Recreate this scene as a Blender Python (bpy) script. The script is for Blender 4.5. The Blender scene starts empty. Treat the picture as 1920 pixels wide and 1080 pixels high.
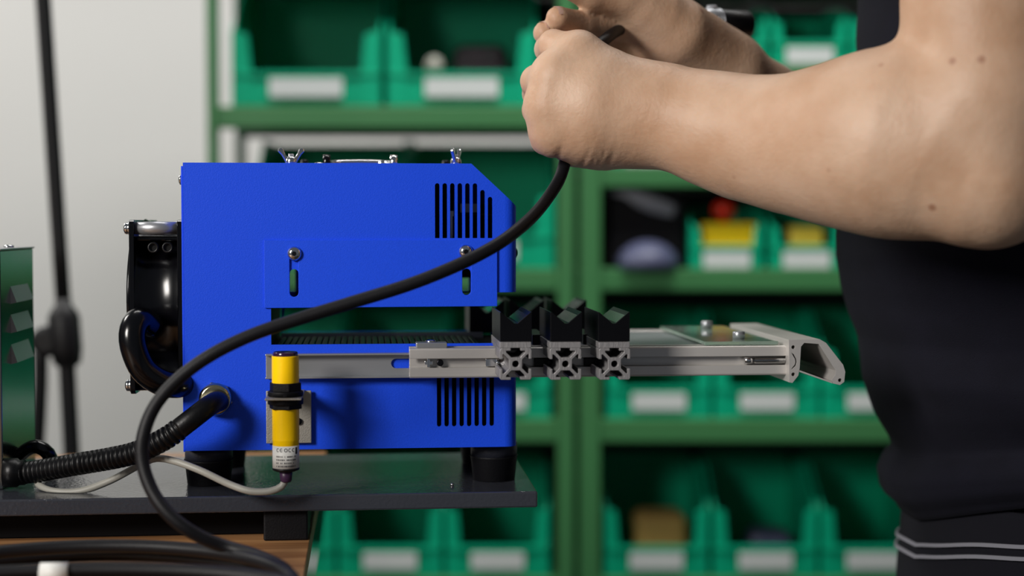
import bpy, bmesh, math, random
import numpy as np
from mathutils import Vector, Matrix, Euler
from mathutils.geometry import tessellate_polygon
random.seed(7); rng = np.random.default_rng(7)
PI = math.pi
scene = bpy.context.scene
COL = scene.collection

# ------------------------------------------------------------------ camera
F = 2900.0
PITCH = math.atan(120/F); YAW = math.atan(270/F)
CAM = Vector((0.0, -1.015, 1.103))
cam_d = bpy.data.cameras.new('camera'); cam = bpy.data.objects.new('camera', cam_d); COL.objects.link(cam)
cam_d.sensor_width = 36; cam_d.lens = F/1920*36; cam_d.clip_start = .05
cam.location = CAM; cam.rotation_euler = (PI/2-PITCH, 0, -YAW)
cam_d.dof.use_dof = True; cam_d.dof.focus_distance = 1.0; cam_d.dof.aperture_fstop = 3.1
scene.camera = cam
# ------------------------------------------------------------------ light
scene.view_settings.view_transform = 'Standard'; scene.view_settings.look = 'None'
scene.view_settings.gamma = 1; scene.view_settings.use_curve_mapping = False
scene.view_settings.exposure = 0.0
world = bpy.data.worlds.new('world'); scene.world = world; world.use_nodes = True
bg = world.node_tree.nodes['Background']; bg.inputs[0].default_value = (.80, .88, 1.0, 1); bg.inputs[1].default_value = .12
def area(name, loc, target, sx, sy, power, col=(1, 1, 1), spread=180):
    l = bpy.data.lights.new(name, 'AREA'); l.shape = 'RECTANGLE'; l.size = sx; l.size_y = sy; l.energy = power; l.color = col; l.spread = math.radians(spread)
    o = bpy.data.objects.new(name, l); COL.objects.link(o); o.location = loc
    o.rotation_euler = (Vector(target)-Vector(loc)).to_track_quat('-Z', 'Y').to_euler()
    return o
area('key_softbox', (-1.15, -1.12, 1.66), (.05, -.15, 1.1), .42, .5, 5.4, (1, .955, .90), 72)
area('ceiling_panel_front', (.35, .62, 2.6), (.35, 1.25, .85), 1.6, .25, 17, (1, .98, .95), 110)
area('wall_fill_light', (-1.75, 1.0, 2.5), (-.75, 1.95, 1.2), .6, .6, 30, (1, .97, .93))  # added fill light without a real fixture, brightens the white wall

R3 = cam.rotation_euler.to_matrix()
def W(px, py, Y):
    d = R3 @ Vector(((px-960)/F, -(py-540)/F, -1))
    return CAM + d*((Y-CAM.y)/d.y)
def WX(px, Y, py=560): return W(px, py, Y).x
def WZ(py, Y, px=700): return W(px, py, Y).z
cy_, sy_ = math.cos(YAW), math.sin(YAW)
def Q(px, py, yl):                       # shelf frame: x to the right, z up, at distance yl along the room
    u = (px-960)/F; v = (py-540)/F
    fw = math.cos(PITCH)-v*math.sin(PITCH); up = -math.sin(PITCH)-v*math.cos(PITCH)
    return yl*u/fw, CAM.z+yl*up/fw
def T(x, y, z): return Vector((CAM.x+x*cy_+y*sy_, CAM.y-x*sy_+y*cy_, z))
MT = Matrix.Translation((CAM.x, CAM.y, 0)) @ Matrix.Rotation(-YAW, 4, 'Z')

# ------------------------------------------------------------------ materials
def lin(c):
    return tuple(((v/255)/12.92 if v/255 <= .04045 else ((v/255+.055)/1.055)**2.4) for v in c)+(1,)
MATS = {}
def mat(name, c, rough=.5, metal=0, bump=0, bscale=300, var=0, vscale=20, c2=None, coat=0, spec=.5, trans=0, aniso=None, sss=0, alpha=1, ior=1.45):
    if name in MATS: return MATS[name]
    m = bpy.data.materials.new(name); m.use_nodes = True; nt = m.node_tree; b = nt.nodes['Principled BSDF']
    b.inputs['Base Color'].default_value = lin(c); b.inputs['Roughness'].default_value = rough
    b.inputs['Metallic'].default_value = metal; b.inputs['Specular IOR Level'].default_value = spec
    b.inputs['Coat Weight'].default_value = coat; b.inputs['Transmission Weight'].default_value = trans
    b.inputs['IOR'].default_value = ior
    tc = nt.nodes.new('ShaderNodeTexCoord')
    def noise(scale, stretch=None, detail=4):
        n = nt.nodes.new('ShaderNodeTexNoise'); n.inputs['Scale'].default_value = scale; n.inputs['Detail'].default_value = detail
        mp = nt.nodes.new('ShaderNodeMapping'); nt.links.new(tc.outputs['Object'], mp.inputs[0])
        if stretch: mp.inputs['Scale'].default_value = stretch
        nt.links.new(mp.outputs[0], n.inputs['Vector']); return n
    if c2 is not None or var:
        n = noise(vscale, aniso); mx = nt.nodes.new('ShaderNodeMix'); mx.data_type = 'RGBA'
        a = lin(c); d = lin(c2) if c2 is not None else tuple(x*(1-var) for x in a[:3])+(1,)
        mx.inputs[6].default_value = a; mx.inputs[7].default_value = d
        cr = nt.nodes.new('ShaderNodeMapRange'); cr.inputs[1].default_value = .35; cr.inputs[2].default_value = .65
        nt.links.new(n.outputs[0], cr.inputs[0]); nt.links.new(cr.outputs[0], mx.inputs[0]); nt.links.new(mx.outputs[2], b.inputs['Base Color'])
    if bump:
        n = noise(bscale, aniso, 3); bp = nt.nodes.new('ShaderNodeBump'); bp.inputs['Strength'].default_value = bump; bp.inputs['Distance'].default_value = .0006
        nt.links.new(n.outputs[0], bp.inputs['Height']); nt.links.new(bp.outputs[0], b.inputs['Normal'])
    if sss:
        b.inputs['Subsurface Weight'].default_value = sss; b.inputs['Subsurface Radius'].default_value = (.008, .003, .0015); b.inputs['Subsurface Scale'].default_value = 1
    MATS[name] = m; return m
BLUE = mat('blue_powder_coat', (20, 74, 228), .5, spec=.3, bump=.25, bscale=1500, var=.07, vscale=900)
BLUE2 = mat('blue_cover_coat', (21, 75, 229), .5, spec=.3, bump=.25, bscale=1500, var=.07, vscale=900)
INK = mat('black_interior', (7, 7, 10), .6, spec=.15)
BLK = mat('black_plastic', (6, 6, 8), .4, bump=.2, bscale=500, spec=.35)
GLOSS = mat('black_gloss', (4, 4, 7), .2, spec=.45)
RUB = mat('black_rubber', (10, 10, 14), .55, bump=.3, bscale=900, spec=.25)
RUB2 = mat('grey_rubber', (40, 42, 52), .5, bump=.3, bscale=900)
CAB = mat('cable_sheath', (13, 13, 17), .5, bump=.25, bscale=1200, spec=.3)
ALU = mat('anodised_aluminium', (204, 200, 196), .42, metal=.5, bump=.12, bscale=700, aniso=(.05, 1, 1))
ALUC = mat('cut_aluminium', (146, 144, 145), .5, metal=.5, bump=.5, bscale=900, aniso=(1, 1, .25))
STEEL = mat('zinc_steel', (168, 170, 174), .36, metal=.75, bump=.1, bscale=500, aniso=(.1, 1, 1))
STEELM = mat('matt_zinc', (164, 160, 152), .5, metal=.7, bump=.3, bscale=1500)
CHR = mat('chrome', (215, 215, 215), .12, metal=1)
NICK = mat('nickel_brass', (205, 196, 160), .16, metal=1)
DARKST = mat('dark_bolt', (46, 46, 50), .35, metal=1)
YEL = mat('yellow_plastic', (255, 206, 0), .4, spec=.3, bump=.1, bscale=600)
PURP = mat('smoked_lens', (44, 18, 48), .15, coat=.4)
PURP2 = mat('purple_strain_relief', (62, 36, 66), .4)
WHITE = mat('white_label', (214, 214, 210), .5)
TICK = mat('label_ink', (34, 34, 38), .6)
GREY = mat('grey_cable', (150, 148, 140), .45)
VANO = mat('black_anodised', (5, 5, 8), .35, bump=.15, bscale=900, spec=.25)
VFACE = mat('black_anodised_smooth', (112, 112, 116), .12, metal=.85)
PLATE = mat('speckled_grey_coat', (52, 54, 61), .10, bump=.5, bscale=420, spec=.6)
WOOD = mat('bench_wood', (186, 138, 92), .45, c2=(146, 100, 62), vscale=7, aniso=(1, 14, 14), bump=.15, bscale=60)
BSIDE = mat('bench_edge_lacquer', (30, 38, 34), .12, coat=.5)
SKIN = None
SHIRT = mat('navy_jersey', (17, 17, 28), .9, bump=.6, bscale=1600, var=.2, vscale=30, spec=.2)
PANTS = mat('black_work_cloth', (17, 17, 24), .9, bump=.5, bscale=1400, spec=.2)
STRIPE = mat('grey_woven_stripe', (118, 118, 126), .9)
BIN = mat('green_bin_plastic', (0, 156, 116), .45, spec=.22, var=.08, vscale=12)
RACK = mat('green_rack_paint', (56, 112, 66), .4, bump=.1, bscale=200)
RACKD = mat('rear_rack_dark_green', (18, 74, 50), .45)  # darker green for the rear uprights and rear beams
PAPER = mat('paper_label', (190, 196, 194), .6)
WALLM = mat('white_wall_paint', (226, 225, 222), .85, bump=.2, bscale=80, var=.03, vscale=2)
FLOORM = mat('grey_floor', (104, 102, 98), .6, var=.15, vscale=3)

def skin_mat():
    m = bpy.data.materials.new('skin'); m.use_nodes = True; nt = m.node_tree; b = nt.nodes['Principled BSDF']; L = nt.links.new
    tc = nt.nodes.new('ShaderNodeTexCoord')
    def noise(s, d=4, r=.55):
        n = nt.nodes.new('ShaderNodeTexNoise'); n.inputs['Scale'].default_value = s; n.inputs['Detail'].default_value = d; n.inputs['Roughness'].default_value = r
        L(tc.outputs['Object'], n.inputs['Vector']); return n
    def ramp(src, stops):
        r = nt.nodes.new('ShaderNodeValToRGB'); L(src, r.inputs[0]); e = r.color_ramp.elements
        for i, (p, c) in enumerate(stops):
            x = e[i] if i < 2 else e.new(p)
            x.position = p; x.color = c
        return r
    r1 = ramp(noise(22).outputs[0], [(.32, lin((182, 144, 115))), (.68, lin((200, 168, 143)))])
    v = nt.nodes.new('ShaderNodeTexVoronoi'); v.inputs['Scale'].default_value = 26; L(tc.outputs['Object'], v.inputs['Vector'])
    r2 = ramp(v.outputs['Distance'], [(.035, (0, 0, 0, 1)), (.075, (1, 1, 1, 1))])
    mx = nt.nodes.new('ShaderNodeMix'); mx.data_type = 'RGBA'; L(r2.outputs[0], mx.inputs[0])
    mx.inputs[6].default_value = lin((158, 116, 92)); L(r1.outputs[0], mx.inputs[7]); L(mx.outputs[2], b.inputs['Base Color'])
    b.inputs['Roughness'].default_value = .5; b.inputs['Specular IOR Level'].default_value = .4
    b.inputs['Subsurface Weight'].default_value = .22; b.inputs['Subsurface Radius'].default_value = (.006, .0022, .0012); b.inputs['Subsurface Scale'].default_value = 1
    n1 = noise(420, 3); n2 = noise(60, 3)
    ad = nt.nodes.new('ShaderNodeMath'); ad.operation = 'MULTIPLY_ADD'; L(n2.outputs[0], ad.inputs[0]); ad.inputs[1].default_value = 3.0; L(n1.outputs[0], ad.inputs[2])
    bp = nt.nodes.new('ShaderNodeBump'); bp.inputs['Strength'].default_value = .5; bp.inputs['Distance'].default_value = .0005
    L(ad.outputs[0], bp.inputs['Height']); L(bp.outputs[0], b.inputs['Normal'])
    return m
SKIN = skin_mat()

# ------------------------------------------------------------------ mesh helpers
class MB:
    def __init__(s): s.v = []; s.f = []; s.sm = []
    def add(s, vs, fs, smooth=False):
        k = len(s.v); s.v += [Vector(p) for p in vs]; s.f += [tuple(i+k for i in f) for f in fs]; s.sm += [smooth]*len(fs); return s
    def box(s, a, b, M=None):
        x0, y0, z0 = a; x1, y1, z1 = b
        vs = [Vector(p) for p in ((x0, y0, z0), (x1, y0, z0), (x1, y1, z0), (x0, y1, z0), (x0, y0, z1), (x1, y0, z1), (x1, y1, z1), (x0, y1, z1))]
        if M: vs = [M @ p for p in vs]
        return s.add(vs, [(0, 3, 2, 1), (4, 5, 6, 7), (0, 1, 5, 4), (1, 2, 6, 5), (2, 3, 7, 6), (3, 0, 4, 7)])
    def lathe(s, prof, o, ax, n=32, smooth=True, closed=True):
        ax = Vector(ax).normalized(); u = ax.orthogonal().normalized(); w = ax.cross(u); o = Vector(o)
        vs = []; fs = []
        for (r, h) in prof:
            for i in range(n):
                a = 2*PI*i/n; vs.append(o+ax*h+(u*math.cos(a)+w*math.sin(a))*r)
        for j in range(len(prof)-1):
            for i in range(n):
                i2 = (i+1) % n; fs.append((j*n+i, j*n+i2, (j+1)*n+i2, (j+1)*n+i))
        s.add(vs, fs, smooth)
        if closed:
            k = len(s.v)-len(vs); s.f.append(tuple(k+i for i in range(n))[::-1]); s.sm.append(False)
            s.f.append(tuple(k+(len(prof)-1)*n+i for i in range(n))); s.sm.append(False)
        return s
    def cyl(s, o, ax, r, h, n=24, r2=None, smooth=True): return s.lathe([(r, 0), (r if r2 is None else r2, h)], o, ax, n, smooth)
    def plate(s, out, holes, h0, h1, M):
        loops = [out]+list(holes); flat = [p for l in loops for p in l]
        tris = tessellate_polygon([[Vector((p[0], p[1], 0)) for p in l] for l in loops])
        n = len(flat); vs = [M @ Vector((p[0], p[1], h0)) for p in flat]+[M @ Vector((p[0], p[1], h1)) for p in flat]
        fs = [tuple(t) for t in tris]+[tuple(i+n for i in t)[::-1] for t in tris]
        k = 0
        for l in loops:
            m = len(l)
            for i in range(m): j = (i+1) % m; fs.append((k+i, k+j, k+j+n, k+i+n))
            k += m
        return s.add(vs, fs)
    def tube(s, pts, r, n=14, step=.003, cap=True, rad=None):
        P = catmull(pts, step); N = len(P); vs = []; fs = []
        t0 = (P[1]-P[0]).normalized(); u = t0.orthogonal().normalized(); L = 0
        for i, p in enumerate(P):
            t = (P[min(i+1, N-1)]-P[max(i-1, 0)]).normalized(); u = (u-t*u.dot(t)).normalized(); w = t.cross(u)
            if i: L += (p-P[i-1]).length
            rr = rad(L) if rad else r
            for k in range(n):
                a = 2*PI*k/n; vs.append(p+(u*math.cos(a)+w*math.sin(a))*rr)
        for i in range(N-1):
            for k in range(n): k2 = (k+1) % n; fs.append((i*n+k, i*n+k2, (i+1)*n+k2, (i+1)*n+k))
        s.add(vs, fs, True)
        if cap:
            k0 = len(s.v)-len(vs); s.f.append(tuple(k0+i for i in range(n))[::-1]); s.sm.append(False)
            s.f.append(tuple(k0+(N-1)*n+i for i in range(n))); s.sm.append(False)
        return s
def catmull(pts, step):
    P = [Vector(p) for p in pts]; P = [P[0]*2-P[1]]+P+[P[-1]*2-P[-2]]; out = []
    for i in range(1, len(P)-2):
        a, b, c, d = P[i-1:i+3]; m = max(2, int((c-b).length/step))
        for k in range(m):
            t = k/m; out.append(.5*((2*b)+(c-a)*t+(2*a-5*b+4*c-d)*t*t+(3*b-a-3*c+d)*t**3))
    out.append(P[-2]); return out
def XZ(Y=0): return Matrix(((1, 0, 0, 0), (0, 0, -1, Y), (0, 1, 0, 0), (0, 0, 0, 1)))   # (a,b,h) -> (a, Y-h, b)
def YZ(X=0): return Matrix(((0, 0, 1, X), (1, 0, 0, 0), (0, 1, 0, 0), (0, 0, 0, 1)))    # (a,b,h) -> (X+h, a, b)
def XY(Z=0): return Matrix.Translation((0, 0, Z))
INV = {}
def obj(name, mb, m, parent=None, bevel=0, local=False, fix=True, sub=0):
    me = bpy.data.meshes.new(name); vs = mb.v
    if parent is not None and not local: I = INV[parent.name]; vs = [I @ v for v in vs]
    me.from_pydata([tuple(v) for v in vs], [], mb.f)
    me.polygons.foreach_set('use_smooth', mb.sm)
    if fix:
        b = bmesh.new(); b.from_mesh(me); bmesh.ops.recalc_face_normals(b, faces=b.faces); b.to_mesh(me); b.free()
    me.materials.append(m); me.update()
    o = bpy.data.objects.new(name, me); COL.objects.link(o)
    if parent is not None: o.parent = parent; INV[o.name] = INV[parent.name]
    else: INV[o.name] = Matrix()
    if bevel:
        md = o.modifiers.new('bevel', 'BEVEL'); md.width = bevel; md.segments = 2; md.limit_method = 'ANGLE'; md.angle_limit = math.radians(38); md.harden_normals = False
    return o
def tag(o, label, cat, group=None):
    o['label'] = label; o['category'] = cat
    if group: o['group'] = group
    return o
def thing(name, label, cat, loc, rotz=0, group=None):
    o = bpy.data.objects.new(name, None); COL.objects.link(o); o.location = loc; o.rotation_euler = (0, 0, rotz); o.empty_display_size = .02
    INV[o.name] = (Matrix.Translation(loc) @ Matrix.Rotation(rotz, 4, 'Z')).inverted()
    return tag(o, label, cat, group)
def struct(name, mb, m, **k):
    o = obj(name, mb, m, **k); o['kind'] = 'structure'; return o
def lab(o, l): o['label'] = l; return o
def dup(root):
    r = root.copy(); COL.objects.link(r)
    def rec(src, dst):
        for ch in list(src.children):
            if ch.name == dst.name: continue
            c = ch.copy(); COL.objects.link(c); c.parent = dst; rec(ch, c)
    rec(root, r); return r

# ------------------------------------------------------------------ room
WY = 2.95
m = MB(); p = [T(x, y, 0) for x, y in ((-3.2, -.8), (2.6, -.8), (2.6, WY+.1), (-3.2, WY+.1))]
m.add([q+Vector((0, 0, -.05)) for q in p]+p, [(0, 1, 2, 3), (4, 5, 6, 7), (0, 1, 5, 4), (1, 2, 6, 5), (2, 3, 7, 6), (3, 0, 4, 7)]); struct('floor', m, FLOORM)
m = MB().box((-3.2, WY, 0), (2.6, WY+.1, 2.9)); m.v = [MT @ v for v in m.v]; struct('wall_back', m, WALLM)
m = MB().box((-3.3, -.8, 0), (-3.2, WY+.1, 2.9)); m.v = [MT @ v for v in m.v]; struct('wall_left', m, WALLM)
m = MB().box((2.6, -.8, 0), (2.7, WY+.1, 2.9)); m.v = [MT @ v for v in m.v]; struct('wall_right', m, WALLM)

# ------------------------------------------------------------------ racks
SY = 2.2; RD = .25
def lx(px, yl=SY): return Q(px, 540, yl)[0]
def lz(py, yl=SY): return Q(960, py, yl)[1]
BEAMS_L = [(-395, -355), (-92, -52), (199, 240), (504, 545), (786, 829), (1084, 1124), (1500, 1545)]
BEAMS_R = [(-330, -290), (-70, -32), (122, 158), (312, 350), (504, 545), (786, 829), (1084, 1124), (1500, 1545)]
def rack(label, x0, x1, pw0, pw1, beams, backs=False):
    r = thing('storage_rack', label, 'rack', T((x0+x1)/2, SY, 0), -YAW, 'green steel storage racks')
    def part(name, a, b, mt, bev=.002):
        mb = MB().box(a, b); mb.v = [MT @ v for v in mb.v]; return obj(name, mb, mt, r, bevel=bev)
    for (a, w) in ((x0, pw0), (x1-pw1, pw1)):
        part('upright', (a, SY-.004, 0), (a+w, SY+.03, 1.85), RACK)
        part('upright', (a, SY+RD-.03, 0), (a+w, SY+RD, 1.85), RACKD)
    for (t, b) in beams:
        zt, zb = lz(t), lz(b)
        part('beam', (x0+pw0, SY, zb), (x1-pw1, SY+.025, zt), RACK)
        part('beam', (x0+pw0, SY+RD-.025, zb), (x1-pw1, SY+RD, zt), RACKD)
        part('shelf_deck', (x0+.001, SY+.026, zt-.008), (x1-.001, SY+RD-.026, zt-.001), RACK, .0005)
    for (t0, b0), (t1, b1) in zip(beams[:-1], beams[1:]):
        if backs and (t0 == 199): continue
        part('shade_sheet', (x0+pw0, SY+RD+.0005, lz(t1)), (x1-pw1, SY+RD+.0025, lz(b0)), BACKSHADE, 0)  # added dark sheet, stands in for the darkness behind the bins
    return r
BACKSHADE = mat('rack_shade_dark', (12, 40, 34), .6)  # near-black green: the dark behind the bins put into a colour
rL = rack('green rack behind the blue machine, with the large bins on its top shelf', lx(391), lx(1077), lx(408)-lx(391), lx(1077)-lx(1046), BEAMS_L, True)
rR = rack('green rack behind the aluminium slide, with the yellow button box on its shelf', lx(1088), lx(2010), lx(1126)-lx(1088), lx(2010)-lx(1975), BEAMS_R)

def bin_proto(w, h, d, hs, lip, lw, lh, name='storage_bin'):
    r = thing(name, '', 'bin', (0, 0, 0), -YAW)
    t = .003; hw = w/2
    prof = [(0, 0), (d, 0), (d, h), (d*.42, h), (.012, hs), (0, hs-.012)]
    m = MB()
    for sx in (-1, 1):
        m.plate(prof, [], 0, t, Matrix(((0, 0, -sx, sx*hw), (1, 0, 0, 0), (0, 1, 0, 0), (0, 0, 0, 1))))
    m.box((-hw+t, 0, 0), (hw-t, d, t)); m.box((-hw+t, d-t, t), (hw-t, d, h)); m.box((-hw+t, 0, t), (hw-t, t, lip))
    # front flanges and rim
    fw = min(.028, w*.14)
    for sx in (-1, 1):
        m.add([(sx*hw, -.002, 0), (sx*(hw-fw), -.002, 0), (sx*(hw-fw), -.002, lip), (sx*(hw-fw*.8), -.002, hs-.012), (sx*hw, -.002, hs-.006),
               (sx*hw, .002, 0), (sx*(hw-fw), .002, 0), (sx*(hw-fw), .002, lip), (sx*(hw-fw*.8), .002, hs-.012), (sx*hw, .002, hs-.006)],
              [(0, 1, 2, 3, 4), (5, 6, 7, 8, 9), (0, 1, 6, 5), (1, 2, 7, 6), (2, 3, 8, 7), (3, 4, 9, 8), (4, 0, 5, 9)])
    m.box((-hw+.001, -.004, lip-.006), (hw-.001, .001, lip)); m.box((-hw, d-t-.002, h-.006), (hw, d+.003, h))
    obj('tub', m, BIN, r, local=True, bevel=.0008)
    l = MB().box((-lw/2, -.0065, lip-.009-lh), (lw/2, -.0035, lip-.009)); obj('label_card', l, PAPER, r, local=True)
    return r
big = bin_proto(.212, .188, .230, .113, .048, .104, .0265)
mid = bin_proto(.149, .150, .222, .108, .046, .0765, .0235)
sml = bin_proto(.103, .09, .19, .07, .033, .0665, .023)
used = set()
def place(proto, pcx, py, label, dy=0, lift=0):
    o = dup(proto) if proto.name in used else proto
    used.add(proto.name)
    x, z = Q(pcx, py, SY+.012)
    o.location = T(x, SY+.012+dy, z+.0005); o['label'] = label; o['group'] = 'green picking bins on the racks'; o['category'] = 'bin'
    return o
NX = 'behind the blue machine'
place(big, 574.5, 199, 'large green bin at the end of the top shelf by the white wall, empty looking')
place(big, 866, 199, 'large green bin with small dark parts, next to the gripping fist')
place(big, 614, 504, 'large green bin on the middle shelf hidden behind the left half of the blue machine')
place(big, 901, 504, 'large green bin on the middle shelf showing past the sloped corner of the blue machine')
for (c, l) in ((537, 'green bin seen at the inner end of the slot through the blue machine'), (738, 'green bin seen in the middle of the slot through the blue machine'), (935, 'green bin beside the rack upright, behind the machine\'s lower vent corner')):
    place(mid, c, 786, l)
for (c, l) in ((531, 'green bin on the bottom shelf hidden behind the wooden bench end'), (732, 'green bin on the bottom shelf just right of the wooden bench'), (933, 'green bin on the bottom shelf under the corner of the grey plate')):
    place(mid, c, 1084, l)
for (c, l) in ((1235, 'green bin under the V-blocks side of the slide, nearest the double upright'), (1437, 'green bin directly under the end of the aluminium slide'), (1638, 'green bin between the slide end and the dark shirt'), (1840, 'green bin on the second lowest shelf hidden behind the shirt')):
    place(mid, c, 786, l)
for (c, l) in ((1230, 'green bin on the bottom shelf holding a tan block'), (1434, 'green bin on the bottom shelf holding a grey part, middle of the right rack'), (1636, 'green bin on the bottom shelf beside the striped trousers'), (1838, 'green bin on the bottom shelf hidden behind the trousers')):
    place(mid, c, 1084, l)
for (c, l) in ((1362, 'small green bin holding the yellow button box'), (1511, 'small green bin holding a plain yellow block, beside the shirt'), (1655, 'small green bin hidden behind the shirt on the yellow box shelf')):
    place(sml, c, 504, l)
for (c, l) in ((1215, 'small green bin under the wrists with its label just showing'), (1362, 'small green bin hidden behind the near forearm'), (1511, 'small green bin hidden behind the thick of the forearm')):
    place(sml, c, 312, l)
for (c, l) in ((1220, 'small green bin on the upper shelf behind the far hand'), (1371, 'small green bin on the upper shelf behind the cable plug'), (1517, 'small green bin on the upper shelf between plug and shirt'), (1663, 'small green bin on the upper shelf half behind the shirt front')):
    place(sml, c, 122, l)

# things in and around the bins
def tbox(m, px0, px1, py0, py1, y0, y1):
    (xa, za), (xb, zb) = Q(px0, py1, y0), Q(px1, py0, y0)
    n = len(m.v); m.box((xa, y0, za), (xb, y1, zb)); m.v[n:] = [MT @ v for v in m.v[n:]]
def tpt(px, py, y): x, z = Q(px, py, y); return T(x, y, z)
FWD = Vector((sy_, cy_, 0))
RED = mat('red_button', (200, 40, 12), .35); YB = mat('yellow_box', (240, 200, 10), .4); TAN = mat('tan_board', (176, 142, 78), .8, var=.2)
GB = mat('grey_bag', (120, 122, 130), .6); BG = mat('blue_grey', (66, 70, 96), .5); DST = mat('dark_parts', (40, 24, 34), .5, c2=(20, 16, 20), vscale=40)
t = thing('button_box', 'yellow control box with a red push button, in a small green bin', 'button box', tpt(1368, 470, SY+.05), -YAW)
m = MB(); tbox(m, 1317, 1419, 418, 484, SY+.03, SY+.09); obj('housing', m, YB, t, bevel=.003)
b = tpt(1357, 418, SY+.06); m = MB().lathe([(.007, 0), (.007, .008), (.0155, .011), (.017, .019), (.014, .028), (.006, .031)], b, (0, 0, 1), 24); obj('push_button', m, RED, t)
t = MB(); tbox(t, 1480, 1546, 424, 484, SY+.03, SY+.08); tag(obj('yellow_block', t, mat('pale_yellow_box', (214, 186, 60), .5), bevel=.006), 'plain pale yellow block standing in a small green bin', 'box')
t = thing('black_case', 'black open case with a grey bag on top, beside the double rack upright', 'case', tpt(1210, 500, SY+.1), -YAW)
m = MB(); tbox(m, 1137, 1286, 366, 503, SY+.03, SY+.20); obj('case_body', m, INK, t, bevel=.006)
m = MB().lathe([(.001, 0), (.03, .004), (.046, .02), (.048, .04), (.048, .06)], tpt(1212, 503, SY-.0), (0, 0, 1), 24)
c0 = tpt(1212, 497, SY+.028); m = MB()
m.lathe([(.045, 0), (.044, .012), (.038, .024), (.026, .034), (.010, .0395), (.001, .040)], tpt(1213, 503, SY+.028)-FWD*.008, (0, 0, 1), 28); obj('dome', m, BG, t)
m = MB().tube([tpt(1150, 355, SY+.05), tpt(1185, 368, SY+.04), tpt(1220, 382, SY+.035), tpt(1262, 396, SY+.04)], .013, 14, .006); obj('bag', m, GB, t)
m = MB(); tbox(m, 1190, 1290, 968, 1058, SY+.05, SY+.13); tag(obj('tan_block', m, TAN, bevel=.012), 'tan block lying in a bottom shelf bin', 'block')
m = MB(); tbox(m, 1405, 1490, 1000, 1062, SY+.05, SY+.12); tag(obj('grey_part', m, BG, bevel=.014), 'dull grey part lying in a bottom shelf bin', 'part')
m = MB().lathe([(.001, -.015), (.009, -.012), (.015, 0), (.009, .012), (.001, .015)], tpt(814, 124, SY+.05), (0, 0, 1), 20)
tag(obj('ball', m, mat('pale_ball', (150, 150, 140), .4)), 'small pale round part in the large green bin by the fist', 'ball')
m = MB(); tbox(m, 850, 952, 82, 182, SY+.06, SY+.18); tag(obj('dark_bundle', m, DST, bevel=.014), 'dark bundle of parts in the large green bin by the fist', 'bundle')

# ------------------------------------------------------------------ light stand
BKP = mat('black_stand', (10, 10, 14), .5)
PY = 1.62
st = thing('light_stand', 'black tripod light stand with a clamp, in front of the white wall', 'stand', T(Q(110, 560, PY)[0], PY, 0), -YAW)
m = MB().tube([tpt(52, -420, PY), tpt(81, 0, PY), tpt(118, 560, PY)], .0082, 16, .05); obj('pole', m, BKP, st)
m = MB().tube([tpt(118, 560, PY), tpt(126, 690, PY), tpt(137, 900, PY), tpt(155, 1240, PY)], .0088, 16, .05); obj('lower_pole', m, BKP, st)
m = MB(); a = tpt(118, 575, PY); b = tpt(127, 692, PY)
m.lathe([(.006, 0), (.014, .006), (.0165, .02), (.0165, .055), (.012, .064), (.008, .068)], b, a-b, 20); obj('collar', m, BKP, st)
c = tpt(90, 640, PY); m = MB().lathe([(.010, 0), (.0165, .004), (.0165, .016), (.010, .02)], c-FWD*.012, FWD, 20)
m.tube([tpt(72, 650, PY), tpt(100, 625, PY), tpt(118, 625, PY)], .010, 14, .01); obj('clamp', m, BKP, st, bevel=.001)
m = MB().tube([tpt(74, 660, PY), tpt(76, 720, PY), tpt(60, 1000, PY), tpt(20, 1500, PY)], .0075, 14, .05); obj('leg', m, BKP, st)
m = MB().tube([tpt(155, 1240, PY), tpt(155, 1290, PY), (tpt(230, 2400, PY).x, tpt(155, 1240, PY).y, .02)], .0075, 14, .05); obj('leg', m, BKP, st)
bz = tpt(150, 1250, PY)
for sx in (-1, 1):
    m = MB().tube([bz, bz+Vector((sx*.16, .1, -.28)), Vector((bz.x+sx*.34, bz.y+.2, .012))], .0075, 14, .05); obj('leg', m, BKP, st)

# ------------------------------------------------------------------ bench, plate
ZP = CAM.z-.173; ZB = CAM.z-.2035
bx1 = WX(583, -.0, 995)
bench = thing('workbench', 'wooden bench top under the grey plate', 'bench', (bx1-.9, .1, 0))
planks = [-.62, -.36, -.16, .02, .20, .37]
for i in range(5):
    m = MB().box((bx1-1.9, planks[i]+.0004, ZB-.012), (bx1, planks[i+1]-.0004, ZB)); obj('plank', m, WOOD, bench, bevel=.0006)
m = MB().box((bx1-1.9, -.62, ZB-.05), (bx1-.0005, .37, ZB-.0122)); obj('frame', m, BSIDE, bench, bevel=.001)
for (x, y) in ((bx1-.07, -.55), (bx1-.07, .30), (bx1-1.86, -.55), (bx1-1.86, .30)):
    m = MB().box((x, y, 0), (x+.05, y+.05, ZB-.05)); obj('leg', m, BSIDE, bench, bevel=.002)
gp = thing('mounting_plate', 'dark grey speckled metal plate carrying the blue machine over the bench', 'plate', (0, .06, ZP-.0105))
pxr = WX(1008, -.0255, 935)
m = MB().box((pxr-1.6, -.0255, ZP-.0105), (pxr, .15, ZP)); obj('sheet', m, PLATE, gp, bevel=.0012)
m = MB().box((pxr-1.6, .004, ZB), (WX(575, 0), .13, ZP-.0105)); obj('rail_under', m, INK, gp, bevel=.001)
m = MB().box((WX(491, -.019), -.019, ZB), (WX(575, -.019), .02, ZP-.0106)); obj('rubber_pad', m, RUB, gp, bevel=.0012)
m = MB().lathe([(.0012, 0), (.0012, .0012), (.0003, .0018)], (WX(848, .0, 915), 0.002, ZP), (0, 0, 1), 10); tag(obj('metal_crumb', m, CHR), 'tiny shiny metal crumb on the grey plate near the right foot', 'crumb')

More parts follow.
